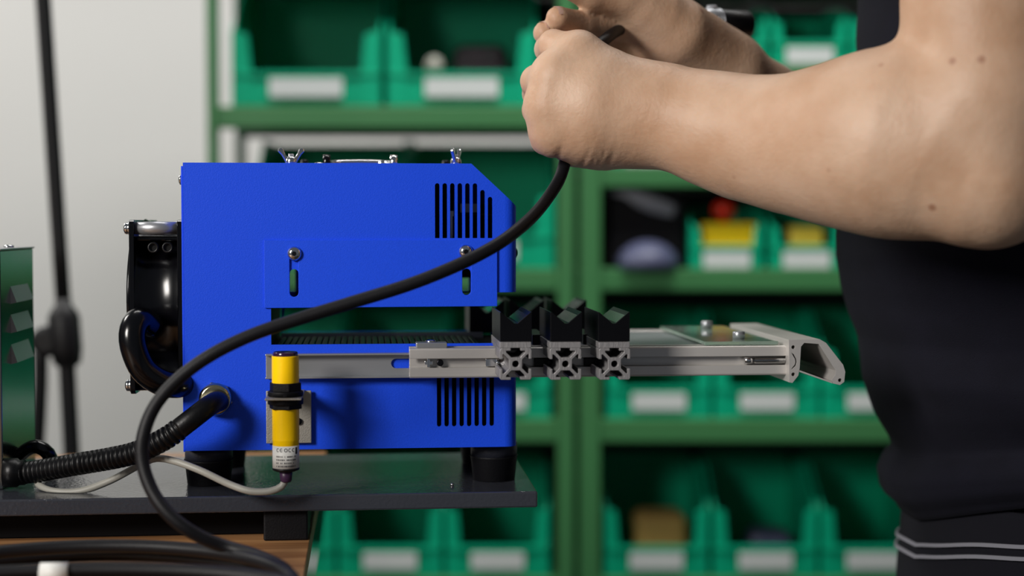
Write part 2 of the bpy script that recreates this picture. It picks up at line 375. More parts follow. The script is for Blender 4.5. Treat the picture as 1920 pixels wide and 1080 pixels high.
# ------------------------------------------------------------------ the blue machine
BD = .122; TH = .0015
X0 = WX(345, 0); X1 = WX(969.5, 0); ZT = WZ(306, 0); ZBOT = WZ(841.5, 0, 656)
mac = thing('blue_machine', 'blue sheet-metal machine housing with vent slots on four rubber feet', 'machine', ((X0+X1)/2, BD/2, ZP))
def fx(px, py=560, Y=0): return W(px, py, Y).x
def fz(py, px=700, Y=0): return W(px, py, Y).z
def slot(xa, xb, zt, zb, top=True, bot=True, n=6):
    r = (xb-xa)/2; c = (xa+xb)/2; out = []
    if bot: out += [(c-r*math.cos(PI*i/n), zb+r-r*math.sin(PI*i/n)) for i in range(n+1)]
    else: out += [(xa, zb), (xb, zb)]
    if top: out += [(c+r*math.cos(PI*i/n), zt-r+r*math.sin(PI*i/n)) for i in range(n+1)]
    else: out += [(xb, zt), (xa, zt)]
    return out
RC = .008; XF = X1-RC                                   # corner radius at the right end
chx0, chx1 = fx(884), fx(958); cz1 = fz(376, 958)
slope = (cz1-ZT)/(chx1-chx0)
zwt, zwb = fz(548, 940), fz(645, 700)                     # channel through the housing
xwl = fx(508)
def chz(x): return ZT+slope*(x-chx0)
outline = [(X0, ZBOT), (XF, ZBOT), (XF, zwb), (xwl, zwb), (xwl, fz(560)), (fx(930), fz(560)), (fx(930), zwt), (XF, zwt), (XF, chz(XF)), (chx0, ZT), (X0, ZT)]
tops = [343.5]*6+[356, 369]
vents = []
for i in range(8):
    a = 815.6+i*14.15; vents.append(slot(fx(a, 400), fx(a+8.6, 400), fz(tops[i], 870), fz(446.5, 870), True, False))
lows = []
for i in range(8):
    a = 819.2+i*14.1; lows.append(slot(fx(a, 760), fx(a+8.4, 760), fz(672, 870), fz(799.5, 870), True, True))
hs = [slot(fx(543.5), fx(560), fz(504), fz(556)), slot(fx(866.5), fx(883), fz(504), fz(554))]
m = MB().plate(outline, vents+lows+hs, 0, -TH, XZ(0))
# back sheet: same outline, a wide vent field and openings
bh = [[(fx(536, 500, .12), fz(560, 540, .12)), (fx(553.5, 500, .12), fz(560, 540, .12)), (fx(553.5, 500, .12), fz(478, 540, .12)), (fx(536, 500, .12), fz(478, 540, .12))],
      [(fx(862, 500, .12), fz(547, 870, .12)), (fx(879, 500, .12), fz(547, 870, .12)), (fx(879, 500, .12), fz(478, 870, .12)), (fx(862, 500, .12), fz(478, 870, .12))],
      [(fx(806, 500, .12), fz(392, 820, .12)), (fx(821.5, 500, .12), fz(392, 820, .12)), (fx(821.5, 500, .12), fz(353, 820, .12)), (fx(806, 500, .12), fz(353, 820, .12))]]
m.plate(outline, bh, 0, TH, XZ(BD))
m.box((X0+.001, TH, ZT-TH), (chx0, BD-TH, ZT))                                   # top
m.add([(chx0, 0, ZT), (XF, 0, chz(XF)), (XF, BD, chz(XF)), (chx0, BD, ZT), (chx0, TH, ZT-TH), (XF, TH, chz(XF)-TH), (XF, BD-TH, chz(XF)-TH), (chx0, BD-TH, ZT-TH)],
      [(0, 1, 2, 3), (4, 5, 6, 7)])
m.box((X0+.001, TH, ZBOT), (XF, BD-TH, ZBOT+TH))
def wrap(z0, ztop):
    arc = [(XF+RC*math.sin(a), RC-RC*math.cos(a)) for a in [PI/2*i/10 for i in range(11)]]
    path = arc+[(p[0], BD-p[1]) for p in arc[::-1]]
    vs = []; fs = []
    for (x, y) in path: vs += [(x, y, z0), (x, y, ztop(x))]
    for i in range(len(path)-1): fs.append((2*i, 2*i+2, 2*i+3, 2*i+1))
    m.add(vs, fs, True)
    n = len(path); cv = [(x, y, ztop(x)) for (x, y) in path]; m.add(cv, [tuple(range(n))]); m.add([(x, y, z0) for (x, y) in path], [tuple(range(n))])
wrap(zwt, chz); wrap(ZBOT, lambda x: zwb)
lab(obj('housing', m, BLUE, mac), 'blue powder coated sheet housing')
m = MB().box((xwl-.003, TH, zwb-.006), (X1-.004, BD-TH, zwb-.003)); m.box((xwl-.003, TH, zwb-.003), (xwl-.001, BD-TH, fz(560)))
m.box((X0+.004, .05, ZBOT+.004), (fx(800), .052, zwb-.01)); obj('channel_liner', m, INK, mac)
# chain like strip lying in the channel + inner rear lip
m = MB(); xa, xb = xwl+.003, fx(905)
n = int((xb-xa)/.0042)
for i in range(n): m.box((xa+i*.0042, .006, zwb-.0029), (xa+i*.0042+.0032, .084, zwb-.0008))
obj('drag_chain', m, BLK, mac, bevel=.0004)['kind'] = 'stuff'
m = MB().box((xwl+.002, .088, zwb-.003), (fx(905, 630, .09), .0895, zwb+.0012)); obj('rear_lip', m, STEEL, mac)
# things behind the vents
m = MB()
m.box((fx(846), .02, fz(405)), (fx(854), .028, fz(395))); m.box((fx(848), .02, fz(470)), (fx(852), .024, fz(405)))
m.box((fx(872), .05, fz(397)), (fx(905), .06, fz(380))); obj('inner_bracket', m, STEEL, mac)
for a, b in (((fx(826), .03, fz(403)), (fx(940), .06, fz(400))), ((fx(822), .062, fz(530)), (fx(860), .10, fz(312))), ((fx(868), .085, fz(530)), (fx(955), .10, fz(380))), ((fx(815), .04, ZBOT+.004), (fx(940), .1, fz(700)))):
    obj('inner_block', MB().box(a, b), INK, mac)
# left end panel, seam
m = MB().box((X0-.0014, .0012, ZBOT-.0008), (X0-.0001, BD-.001, ZT-.0022)); obj('end_panel', m, BLUE, mac, bevel=.0003)
# sliding cover plate
co = [(fx(496), fz(576.5)), (fx(932), fz(575)), (fx(932), fz(450)), (fx(496), fz(450))]
chs = [slot(fx(543.5), fx(560), fz(470), fz(556)), slot(fx(866.5), fx(883), fz(468), fz(554))]
m = MB().plate(co, chs, .0001, .0016, XZ(0)); cov = obj('cover_plate', m, BLUE2, mac, bevel=.00025)
for (px, py) in ((552, 475.5), (873.5, 472)):
    c = W(px, py, -.0016); m = MB().lathe([(.0047, 0), (.0047, .0007), (.0043, .0018), (.0030, .0028), (.0017, .0032)], c, (0, -1, 0), 28)
    s_ = obj('screw', m, CHR, cov)
    m = MB().cyl(c+Vector((0, -.0030, 0)), (0, -1, 0), .0016, .0004, 6, smooth=False); obj('socket', m, DARKST, cov)
# screws on the end faces
m = MB().lathe([(.0036, 0), (.0034, .0012), (.0015, .0022)], (X0-.0014, .006, fz(337)), (-1, 0, 0), 20); obj('screw', m, CHR, mac)
m = MB().lathe([(.0036, 0), (.0034, .0012), (.0015, .0022)], (X1, .02, fz(475, 969)), (1, 0, 0), 20); obj('screw', m, DARKST, mac)
# wing nuts
def wing(px, Y, rot):
    c = Vector((fx(px, 304, Y), Y, ZT)); m = MB()
    m.lathe([(.0045, 0), (.0045, .0006)], c, (0, 0, 1), 24)
    w = obj('washer', m, CHR, mac)
    m = MB().lathe([(.0038, .0006), (.0036, .0035), (.0026, .0052), (.0022, .0056)], c, (0, 0, 1), 20)
    Rz = Matrix.Translation(c) @ Matrix.Rotation(rot, 4, 'Z')
    for s in (-1, 1):
        pl = [(s*.0012, .0012), (s*.0036, .0012), (s*.0050, .0040), (s*.0066, .0066), (s*.0088, .0088), (s*.0086, .0104), (s*.0070, .0113), (s*.0054, .0104), (s*.0040, .0072), (s*.0026, .0050), (s*.0012, .0045)]
        m.plate(pl, [], -.0011, .0011, Rz @ XZ(0))
    o = obj('wing_nut', m, CHR, mac, bevel=.0007)
    m = MB().cyl(c, (0, 0, 1), .0019, .0072, 14); obj('stud', m, STEEL, mac)
wing(546, .03, math.radians(12)); wing(855, .03, math.radians(68)); wing(573, .095, math.radians(80)) if False else None
for (px, Y) in ((571, .092), (836, .092)):
    c = Vector((fx(px, 304, Y), Y, ZT)); m = MB().lathe([(.0042, 0), (.0042, .0008), (.0028, .001), (.0028, .005), (.002, .0058)], c, (0, 0, 1), 18); obj('bolt', m, DARKST, mac)
# folding carry handle
ha, hb = fx(613, 300, .05), fx(738, 300, .05); m = MB()
zz = ZT+.0022
m.tube([(ha, .045, zz), (ha+.001, .058, zz), (ha+.008, .067, zz+.0005), ((ha+hb)/2, .068, zz+.0008), (hb-.008, .067, zz+.0005), (hb-.001, .058, zz), (hb, .045, zz)], .0022, 12, .003)
obj('carry_handle', m, CHR, mac)
for x in (ha, hb):
    m = MB().lathe([(.0052, -.0025), (.0056, 0), (.0052, .0025)], (x, .045, ZT+.0022), (1, 0, 0), 22); m.v = [Vector((v.x, v.y, max(v.z, ZT))) for v in m.v]; obj('handle_mount', m, GLOSS if x == ha else CHR, mac)
    m = MB().lathe([(.004, 0), (.0038, .0012), (.002, .002)], (x-.005, .04, ZT), (0, 0, 1), 18); obj('rivet', m, CHR, mac)
# feet
def foot(px, Yc, front):
    c = Vector((W(px, 850, Yc).x, Yc, ZP)); m = MB()
    m.lathe([(.0138, 0), (.0142, .0005), (.0158, .0155), (.0164, .0165)], c, (0, 0, 1), 36)
    f_ = obj('foot', m, RUB, mac)
    m = MB().lathe([(.0157, .0165), (.0157, ZBOT-ZP)], c, (0, 0, 1), 36); obj('foot_collar', m, RUB2, f_)
foot(391.5, .026, 1); foot(926, .026, 1); foot(421, .100, 0); foot(903, .100, 0)

# fan unit on the left end (its own axis points left)
FX0 = fx(242, 560, .004); FX1 = X0-.0016; fzt, fzb = fz(412, 300), fz(741, 300); fzc = (fzt+fzb)/2; fyc = .062
fan = obj('fan_frame', MB(), GLOSS, mac) if False else None
hs_ = (fzt-fzb)/2
def sq(r, c=.004, n=4):
    out = []
    for (sx, sz) in ((1, 1), (-1, 1), (-1, -1), (1, -1)):
        a0 = {(1, 1): 0, (-1, 1): PI/2, (-1, -1): PI, (1, -1): 3*PI/2}[(sx, sz)]
        for i in range(n+1): a = a0+PI/2*i/n; out.append((fyc+sx*(r-c)+c*math.cos(a), fzc+sz*(r-c)+c*math.sin(a)))
    return out
def circ(r, n=40, cy=None, cz=None): return [((fyc if cy is None else cy)+r*math.cos(2*PI*i/n), (fzc if cz is None else cz)+r*math.sin(2*PI*i/n)) for i in range(n)]
fanp = obj('fan', MB().plate(sq(hs_), [circ(.054)], 0, .0032, YZ(FX0)), GLOSS, mac, bevel=.0005)
m = MB().plate(sq(hs_), [circ(.054)], 0, .0032, YZ(FX1-.0032)); obj('rear_flange', m, GLOSS, fanp, bevel=.0005)
L_ = FX1-FX0
m = MB().lathe([(.0575, .003), (.0560, .006), (.0535, L_*.3), (.0530, L_*.5), (.0535, L_*.7), (.0560, L_-.006), (.0575, L_-.003)], (FX0, fyc, fzc), (1, 0, 0), 64, closed=False); obj('drum', m, GLOSS, fanp)
m = MB().lathe([(.02, .004), (.02, L_-.006)], (FX0, fyc, fzc), (1, 0, 0), 32)
obj('motor_hub', m, BLK, fanp)
for i in range(7):
    a = 2*PI*i/7; M = Matrix.Translation((FX0+L_*.5, fyc, fzc)) @ Matrix.Rotation(a, 4, 'X') @ Matrix.Translation((0, 0, .034)) @ Matrix.Rotation(.7, 4, 'Z')
    m = MB().box((-.001, -.012, -.015), (.001, .012, .016), M); obj('blade', m, BLK, fanp, bevel=.0005)
for (sy, sz) in ((-1, 1), (-1, -1), (1, 1), (1, -1)):
    y = fyc+sy*(hs_-.0065); z = fzc+sz*(hs_-.0055)
    m = MB().lathe([(.0040, .0032), (.0046, L_*.5), (.0040, L_-.0032)] if sz > 0 else [(.0036, .0032), (.0036, L_-.0032)], (FX0, y, z), (1, 0, 0), 20)
    obj('spacer', m, STEEL if sz > 0 else GLOSS, fanp)
    m = MB().lathe([(.0044, 0), (.0044, .001), (.0038, .0011), (.0038, .0016), (.0040, .0018), (.0038, .0032), (.002, .0042)], (FX0, y, z), (-1, 0, 0), 20); obj('screw', m, CHR, fanp)
m = MB().box((FX0+.0034, fyc-.048, fz(452, 300)), (FX1-.0034, fyc-.02, fz(443, 300))); obj('terminal_strip', m, GLOSS, fanp, bevel=.0008)
for px in (288, 315):
    c = W(px, 464, .010); m = MB().lathe([(.0036, 0), (.0036, .003), (.0022, .0031), (.0022, .0015)], c, (0, -1, 0), 20); m.v = [v+Vector((0, 0, 0)) for v in m.v]; obj('screw_boss', m, BLK, fanp)
m = MB().lathe([(.050, 0), (.049, .0022), (.040, .0034), (.02, .004), (.001, .004)], (FX0, fyc-.006, fzc+.004), (-1, 0, 0), 48); obj('finger_guard', m, GLOSS, fanp)
# fat cable loop at its lower front
LP = [(352, 716, .012), (330, 722, -.004), (300, 716, -.012), (268, 692, -.016), (250, 650, -.017), (249, 618, -.015), (262, 600, -.008), (284, 612, .004)]
m = MB().tube([W(*q) for q in LP], .0085, 20, .003); obj('cable_loop', m, GLOSS, fanp)

# gland and corrugated hose
gc = W(405, 747, 0)
m = MB().lathe([(.0112, 0), (.0112, .0022), (.0105, .0026)], gc, (0, -1, 0), 6, smooth=False)
gl = obj('cable_gland', m, NICK, mac, bevel=.0006)
m = MB().lathe([(.0103, .0024), (.0106, .005), (.0098, .008), (.0085, .0088)], gc, (0, -1, 0), 40); obj('gland_ring', m, NICK, gl)
hose = thing('corrugated_hose', 'black corrugated hose from the machine\'s brass gland to the steel cabinet', 'hose', W(150, 900, .03))
hp = [W(412, 752, -.004), W(404, 754, -.016), W(388, 764, -.025), W(362, 784, -.03), W(336, 804, -.031)]
m = MB().tube(hp, .0068, 20, .002); obj('sleeve', m, BLK, hose)
hq = [W(342, 799, -.031), W(320, 816, -.030), W(290, 833, -.027), W(250, 850, -.02), W(200, 861, -.012), W(140, 871, -.003), W(80, 882, .009), W(44, 887, .015)]
m = MB().tube(hq, .0068, 22, .0006, rad=lambda s: .0064+.0009*(1 if (s % .0036) < .0021 else -1)*(1 if s > .003 else 0)); obj('corrugated_tube', m, BLK, hose)
# screw slot rail on the face
rz0, rz1 = fz(707), fz(661)
m = MB().plate([(fx(498), rz0), (fx(962), rz0), (fx(962), rz1), (fx(498), rz1)], [slot(-1, 1, 1, -1)] if False else [[(fx(736)+.0032*(1-math.cos(PI/2+PI*i/8)) if False else fx(742)+.0031*math.cos(PI/2+PI*i/8), fz(681.5)+.0031*math.sin(PI/2+PI*i/8)) for i in range(9)]+[(fx(790), fz(681.5)-.0031), (fx(790), fz(681.5)+.0031)]], .0003, .0018, XZ(0))
for z in (rz0, rz1-.0012): m.box((fx(498), -.0075, z), (fx(962), -.0018, z+.0012))
lab(obj('slide_rail', m, STEEL, mac, bevel=.0003), 'long zinc channel rail on the front face')

# ------------------------------------------------------------------ proximity sensor
SYc = -.040; sx0 = fx(535.5, 760, SYc); R_ = .0085
def sz(py): return W(535, py, SYc).z
m = MB(); bz = W(540, 741, -.03).z
xb0, xb1 = fx(499, 760, -.002), fx(584, 760, -.002)
m.box((xb0, -.0034, fz(828)), (xb1, -.0019, bz)); m.box((fx(497, 741, -.05), -.055, bz-.0006), (fx(566, 741, -.05), -.0019, bz+.0006))
brk = lab(obj('sensor_bracket', m, STEELM, mac, bevel=.0005), 'angled zinc bracket')
m = MB().lathe([(.0022, 0), (.0022, .0012), (.001, .0016)], W(560, 790, -.0034), (0, -1, 0), 16); obj('rivet', m, DARKST, brk)
sen = thing('proximity_sensor', 'yellow barrel sensor with black nuts clamped to the machine\'s front', 'sensor', (sx0, SYc, sz(900)))
O = Vector((sx0, SYc, 0))
def srev(prof, n=40, sm=True): return MB().lathe([(r, z) for r, z in prof], O, (0, 0, 1), n, sm)
thr = []; z = sz(667); i = 0
while z > sz(826): thr.append((R_*(1.0 if i % 2 else .985), z)); z -= .0005; i += 1
thr = thr+[(R_*.97, sz(826)), (R_*.96, sz(835)), (R_*.93, sz(836))]
obj('barrel', srev(thr, 48), YEL, sen)
obj('lens_cap', srev([(R_*.9, sz(668)), (R_*.93, sz(666)), (R_*.92, sz(661)), (R_*.85, sz(659.5))]), PURP, sen)
def nut(zt_, zb_, flange_top):
    m = MB()
    if flange_top: m.lathe([(.0108, zb_), (.0110, zb_+.0003), (.0110, zb_+.003), (.0100, zb_+.0034)], O, (0, 0, 1), 60); m.lathe([(.0103, zb_+.0032), (.0103, zt_)], O, (0, 0, 1), 6, False)
    else: m.lathe([(.0110, zt_-.0038), (.0111, zt_)], O, (0, 0, 1), 60); m.lathe([(.0106, zb_), (.0106, zt_-.0036)], O, (0, 0, 1), 6, False)
    return obj('nut', m, RUB, sen, bevel=.0005)
nut(sz(717), bz+.0007, True); nut(bz-.0007, sz(766), False)
lb = obj('rating_label', srev([(R_*.985, sz(876)), (R_*.985, sz(834))], 48), WHITE, sen)
m = MB()
def onlab(a, z0, w, h):
    r = R_*.985+.00008; ps = []
    for (da, dz) in ((-w/2, 0), (w/2, 0), (w/2, h), (-w/2, h)):
        an = (a+da)/r; ps.append(Vector((sx0+math.sin(an)*r, SYc-math.cos(an)*r, z0+dz)))
    m.add(ps, [(0, 1, 2, 3)])
for row, zc in enumerate((853, 859, 865, 871)):
    a = -.0058
    while a < .0075:
        w = random.uniform(.0003, .0008)
        if random.random() < .8: onlab(a, sz(zc)-.0005, w, .0009)
        a += w+.00035
obj('printed_lines', m, TICK, lb, fix=False)
m = MB()
for cx, kind in ((-.0048, 'C'), (-.0024, 'E'), (.0004, 'O'), (.0030, 'C'), (.0054, 'C')):
    zc = sz(841)
    rngs = range(0, 16) if kind == 'O' else range(3, 14)
    for i in rngs:
        a0 = 2*PI*i/16; onlab(cx+.0009*math.cos(a0), zc+.0010*math.sin(a0)-.0002, .0004, .0004)
    if kind == 'E': onlab(cx, zc-.0002, .0014, .0003)
onlab(.0078, sz(849), .0018, .0042)
obj('printed_marks', m, TICK, lb, fix=False)
obj('end_cap', srev([(R_*.99, sz(876.5)), (R_*.98, sz(880)), (R_*.75, sz(883))]), BLK, sen)
obj('strain_relief', srev([(.0042, sz(880)), (.0036, sz(901)), (.0028, sz(904))], 24), PURP2, sen)
gcab = [(535, 899, SYc), (528, 912, SYc), (506, 921, SYc), (470, 921, SYc+.002), (430, 908, SYc+.006), (375, 882, -.03), (325, 864, -.022), (292, 860, -.012), (262, 872, -.004), (205, 902, -.004), (150, 921, -.004), (100, 921, .0), (72, 908, .012), (76, 896, .03), (92, 888, .055)]
m = MB().tube([W(*q) for q in gcab], .0023, 12, .003); m.v = [Vector((v.x, v.y, max(v.z, ZP+.0002))) if v.y > -.0255 else v for v in m.v]
lab(obj('sensor_cable', m, GREY, sen), 'thin grey cable')

# ------------------------------------------------------------------ steel cabinet at the left
CBX = W(3, 700, .013).x
cabn = thing('steel_cabinet', 'polished steel cabinet with louvres at the left end of the grey plate', 'cabinet', (CBX-.1, .06, ZP))
czt = W(3, 470, .013).z; CBXf = W(36, 888, .012)
m = MB().box((CBX-.22, .013, ZP), (CBX, .112, czt)); obj('body', m, mat('polished_steel', (150, 152, 150), .2, metal=1, bump=.15, bscale=300, aniso=(1, 1, .1)), cabn, bevel=.0008)
m = MB().box((CBX-.221, .012, czt), (CBX+.0008, .1135, czt+.0012)); obj('lid', m, STEEL, cabn, bevel=.0004)
for (ya, yb) in ((537, 567), (590, 622), (646, 680)):
    y0, y1 = .013+.028, .013+.080; z1, z0 = W(20, ya, y0).z, W(20, yb, y0).z
    m = MB().add([(CBX, y0, z1), (CBX, y1, z1), (CBX+.004, y1, z0), (CBX+.004, y0, z0), (CBX, y0, z0-.001), (CBX, y1, z0-.001)], [(0, 1, 2, 3), (3, 2, 5, 4), (0, 3, 4), (1, 5, 2)])
    obj('louvre', m, STEEL, cabn)
m = MB().lathe([(.0035, 0), (.0033, .0014), (.0015, .0022)], (CBX-.005, .06, czt+.0012), (0, 0, 1), 18); obj('screw', m, CHR, cabn)
m = MB().lathe([(.0095, 0), (.0095, .008), (.0082, .0095), (.0082, .013)], (CBX+.0003, .016, CBXf.z), (1, 0, 0), 24); obj('hose_fitting', m, BLK, cabn)
m = MB().tube([W(20, 868, .06), W(52, 842, .055), W(72, 838, .05), (W(90, 850, .05)), W(96, 868, .055), W(92, 884, .06)], .0048, 16, .003)
m.v = [Vector((v.x, v.y, max(v.z, ZP+.0005))) for v in m.v]
tag(obj('black_hose_bend', m, GLOSS), 'short glossy black hose bend beside the foot of the steel cabinet', 'hose')

# ------------------------------------------------------------------ sliding fixture
def prof20(s=.01, c=.0012, hole=.0021):
    q = [(.0031, .010), (.0031, .0083), (.0060, .0083), (.0060, .0074), (.0027, .0041), (-.0027, .0041), (-.0060, .0074), (-.0060, .0083), (-.0031, .0083), (-.0031, .010)]
    out = []
    for k in range(4):
        a = PI/2*k; ca, sa = math.cos(a), math.sin(a)
        side = [(.0088, .010)]+q+[(-.0088, .010), (-.0096, .0096)]
        out += [((x*ca-z*sa)*s/.01, (x*sa+z*ca)*s/.01) for x, z in side]
    return out, [(hole*math.cos(2*PI*i/16), hole*math.sin(2*PI*i/16)) for i in range(16)]
fxt = thing('slide_fixture', 'aluminium sliding fixture with black V-blocks and angled end handle', 'fixture', W(1180, 680, .05))
bz1, bz0 = W(1180, 650.5, -.0225).z, W(1180, 706, -.0225).z; bh_ = (bz1-bz0)/2; bzc = (bz1+bz0)/2
xL, xR = WX(768, -.0225), WX(1479, -.0225)
def xbar(name, xa, xb, yc, zc, h):
    o, hl = prof20(h); M = Matrix.Translation((xa, yc, zc)) @ Matrix(((0, 0, 1, 0), (1, 0, 0, 0), (0, 1, 0, 0), (0, 0, 0, 1)))
    return obj(name, MB().plate(o, [hl], 0, xb-xa, M), ALU, fxt, bevel=.0002)
fb = xbar('front_bar', xL, xR, -.0225+bh_, bzc, bh_)
rb = xbar('rear_bar', X1+.012, WX(1479, -.0225), BD+.004+bh_, bzc, bh_)
# groove details on the front bar
gz = W(820, 681, -.0225).z
m = MB().box((WX(800, -.02), -.0218, gz-.0028), (WX(806, -.02), -.0190, gz+.0028)); m.box((WX(796, -.02), -.0205, gz-.0012), (WX(811, -.02), -.0185, gz+.0012)); obj('slot_stop', m, CHR, fb, bevel=.0003)
m = MB().lathe([(.0022, 0), (.0022, .002), (.0014, .002)], (WX(825, -.02), -.0185, gz), (0, -1, 0), 16); obj('grub_screw', m, DARKST, fb)
m = MB().box((WX(910, -.02), -.0215, gz-.0026), (WX(936, -.02), -.0185, gz+.0026)); m.lathe([(.0026, 0), (.0026, .006), (.0012, .008)], (WX(930, -.024), -.024, gz), (1, 0, 0), 16); obj('joint_screw', m, CHR, fb, bevel=.0004)
for pa in (1002, 1096):
    m = MB().box((WX(pa, -.0225), -.0228, gz-.0024), (WX(pa+22, -.0225), -.018, gz+.0024)); j = obj('joint_link', m, BLK, fb, bevel=.0004)
    m = MB().lathe([(.0030, 0), (.0030, .003), (.0016, .003), (.0014, .001)], (WX(pa+28, -.024), -.0225, gz), (0, -1, 0), 18); obj('link_screw', m, DARKST, fb)
m = MB().box((WX(780, -.02), -.021, bz1), (WX(838, -.02), -.008, bz1+.0035)); sl = obj('clamp_strip', m, STEEL, fb, bevel=.0005)
m = MB().lathe([(.0035, 0), (.0033, .001), (.0015, .0018)], (WX(807, -.014), -.014, bz1+.0035), (0, 0, 1), 18); obj('screw', m, CHR, fb)
# threaded bolt in the groove
m = MB().lathe([(.0024, 0), (.0024, .005), (.0016, .0052), (.0016, .007)], (WX(1396, -.021), -.0205, gz), (1, 0, 0), 18)
tz = []; x = .007; i = 0
while x < WX(1480, -.021)-WX(1396, -.021): tz.append((.0024 if i % 2 else .0017, x)); x += .00045; i += 1
m.lathe(tz, (WX(1396, -.021), -.0205, gz), (1, 0, 0), 18, smooth=False); obj('threaded_bolt', m, CHR, fb)
# cross stubs and V-blocks
stub_h = .0099
for k, pc in enumerate((967, 1060.5, 1152.5)):
    Ye = -.060; c = W(pc, 682.5, Ye); o, hl = prof20(stub_h)
    M = Matrix.Translation((c.x, Ye, c.z)) @ Matrix(((1, 0, 0, 0), (0, 0, 1, 0), (0, 1, 0, 0), (0, 0, 0, 1)))
    mb_ = MB().plate(o, [hl], 0, .0372, M); mb_.box((c.x-.0097, -.0228, bz1+.0002), (c.x+.0097, .009, c.z+stub_h)); STT = c.z+stub_h; PDT = W(pc, 641.5, -.058).z; mb_.box((c.x-.0098, -.0585, STT), (c.x+.0098, .009, PDT))
    sb = obj('cross_stub', mb_, ALUC, fxt, bevel=.0003)
def vblock(xc, Y0, Y1, zb, zt, hw, cols):
    d = hw*.72; pl = [(xc-hw, zb), (xc+hw, zb), (xc+hw, zt), (xc+hw*.94, zt), (xc+.0010, zt-d), (xc-.0010, zt-d), (xc-hw*.94, zt), (xc-hw, zt)]
    o = obj('v_block', MB().plate(pl, [], 0, -(Y1-Y0), XZ(Y0)), VANO, fxt, bevel=.0002)
    e = .00015
    for s in (1, -1):
        mm = MB().add([(xc+s*hw*.92, Y0+.001, zt-.0004+e), (xc+s*.0014, Y0+.001, zt-d+.0004+e), (xc+s*.0014, Y1-.001, zt-d+.0004+e), (xc+s*hw*.92, Y1-.001, zt-.0004+e),
                       (xc+s*hw*.92, Y0+.001, zt-.0004-e), (xc+s*.0014, Y0+.001, zt-d+.0004-e), (xc+s*.0014, Y1-.001, zt-d+.0004-e), (xc+s*hw*.92, Y1-.001, zt-.0004-e)],
                      [(0, 1, 2, 3), (4, 5, 6, 7), (0, 1, 5, 4), (1, 2, 6, 5), (2, 3, 7, 6), (3, 0, 4, 7)])
        obj('ground_face', mm, VFACE, o)
    return o
for pc in (967.5, 1062, 1151.5):
    Yf = -.054; c = W(pc, 585, Yf); vblock(c.x, Yf, .009, PDT+.0001, c.z, .0100, 0)
for pc in (913, 988, 1067.5):
    Yf = .108; c = W(pc, 563, Yf); vblock(c.x, Yf, .160, bz1+.0003, c.z, .0128, 0)
for pa in (998, 1093):
    m = MB().box((WX(pa, .0), -.002, bz1), (WX(pa+24, .0), .05, bz1+.007)); obj('spacer_block', m, BLK, fxt, bevel=.0006)
# deck between the bars
m = MB().box((WX(1100, 0), -.0015, bz1-.0022), (xR, BD+.003, bz1-.0008)); obj('deck_sheet', m, STEEL, fxt)
# glass plate with bolts
gy0, gy1 = -.019, BD+.016
m = MB().box((WX(1322, gy0), gy0, bz1+.0004), (WX(1460, gy0), gy1, bz1+.0028)); gpz = bz1+.0028
gpl = lab(obj('clear_plate', m, mat('clear_acrylic', (205, 226, 212), .06, trans=.75, spec=.6), fxt, bevel=.0004), 'clear plate with bright edge')
for (px, Y) in ((1385, .002), (1346 if False else 1325, .112)):
    x = W(px, 640, Y).x; m = MB().lathe([(.0041, 0), (.0041, .0048), (.0036, .0052)], (x, Y, gpz), (0, 0, 1), 26); m.cyl((x, Y, gpz+.0052), (0, 0, 1), .0018, .0001, 6, smooth=False); obj('plate_bolt', m, STEEL, fxt)
# end handle extrusion
HY0, HY1 = -.030, BD+.012
def hp_(px, py): v = W(px, py, HY0); return (v.x, v.z)
ho = [hp_(1479, 637), (hp_(1537, 636)), hp_(1549, 643), hp_(1581, 684), hp_(1585, 697), hp_(1583, 716), hp_(1575, 722), hp_(1562, 719), hp_(1559, 713), hp_(1566, 703), hp_(1567, 695), hp_(1535, 645), hp_(1508, 643), hp_(1502, 650), hp_(1499.5, 690), hp_(1497, 704), hp_(1486, 718), hp_(1480, 717)]
def hc(px, py, r, n=14): v = hp_(px, py); return [(v[0]+r*math.cos(2*PI*i/n), v[1]+r*math.sin(2*PI*i/n)) for i in range(n)]
dsh = [hp_(1484, 661), hp_(1489, 665), hp_(1493, 673), hp_(1494, 679), hp_(1492, 686), hp_(1484, 693), hp_(1485, 690), hp_(1490, 684), hp_(1491.5, 679), hp_(1490.5, 673), hp_(1487, 667)]
m = MB().plate(ho, [hc(1487.5, 651, .00125), hc(1487.5, 702, .00125), hc(1575, 713, .00125), dsh], 0, -(HY1-HY0), XZ(HY0))
h_ = lab(obj('end_handle', m, ALU, fxt, bevel=.0004), 'hooked aluminium handle profile')
m = MB().plate([(a, b) for a, b in [hp_(1499, 694), hp_(1560, 716), hp_(1561, 719), hp_(1498, 697)]], [], 0, -(HY1-HY0), XZ(HY0+.0002)); obj('lower_web', m, ALU, h_)

# ------------------------------------------------------------------ black cable, coil
cabt = thing('black_cable', 'thick black cable held in both fists and looping down to the bench coil', 'cable', W(380, 1000, -.1))
cp = [(1290, 50, .125), (1240, 50, .115), (1192, 52, .098), (1162, 56, .056), (1136, 73, .026), (1112, 98, .010), (1088, 180, .002), (1068, 262, -.008), (1056, 316, -.02), (1040, 352, -.03), (1004, 400, -.05), (955, 443, -.07), (905, 474, -.08), (840, 505, -.085), (760, 536, -.088), (660, 567, -.09), (560, 598, -.092), (470, 629, -.095), (395, 666, -.098), (335, 710, -.10), (290, 762, -.103), (268, 820, -.107), (268, 870, -.11), (284, 918, -.115), (310, 957, -.12), (345, 988, -.122), (385, 1011, -.12), (430, 1027, -.118), (480, 1042, -.128), (530, 1066, -.148), (556, 1100, -.18)]
m = MB().tube([W(*q) for q in cp], .00395, 18, .003); obj('cord', m, CAB, cabt)
cc = W(150, 1030, -.105); cz = ZB+.0045; rr_ = random.Random(3)
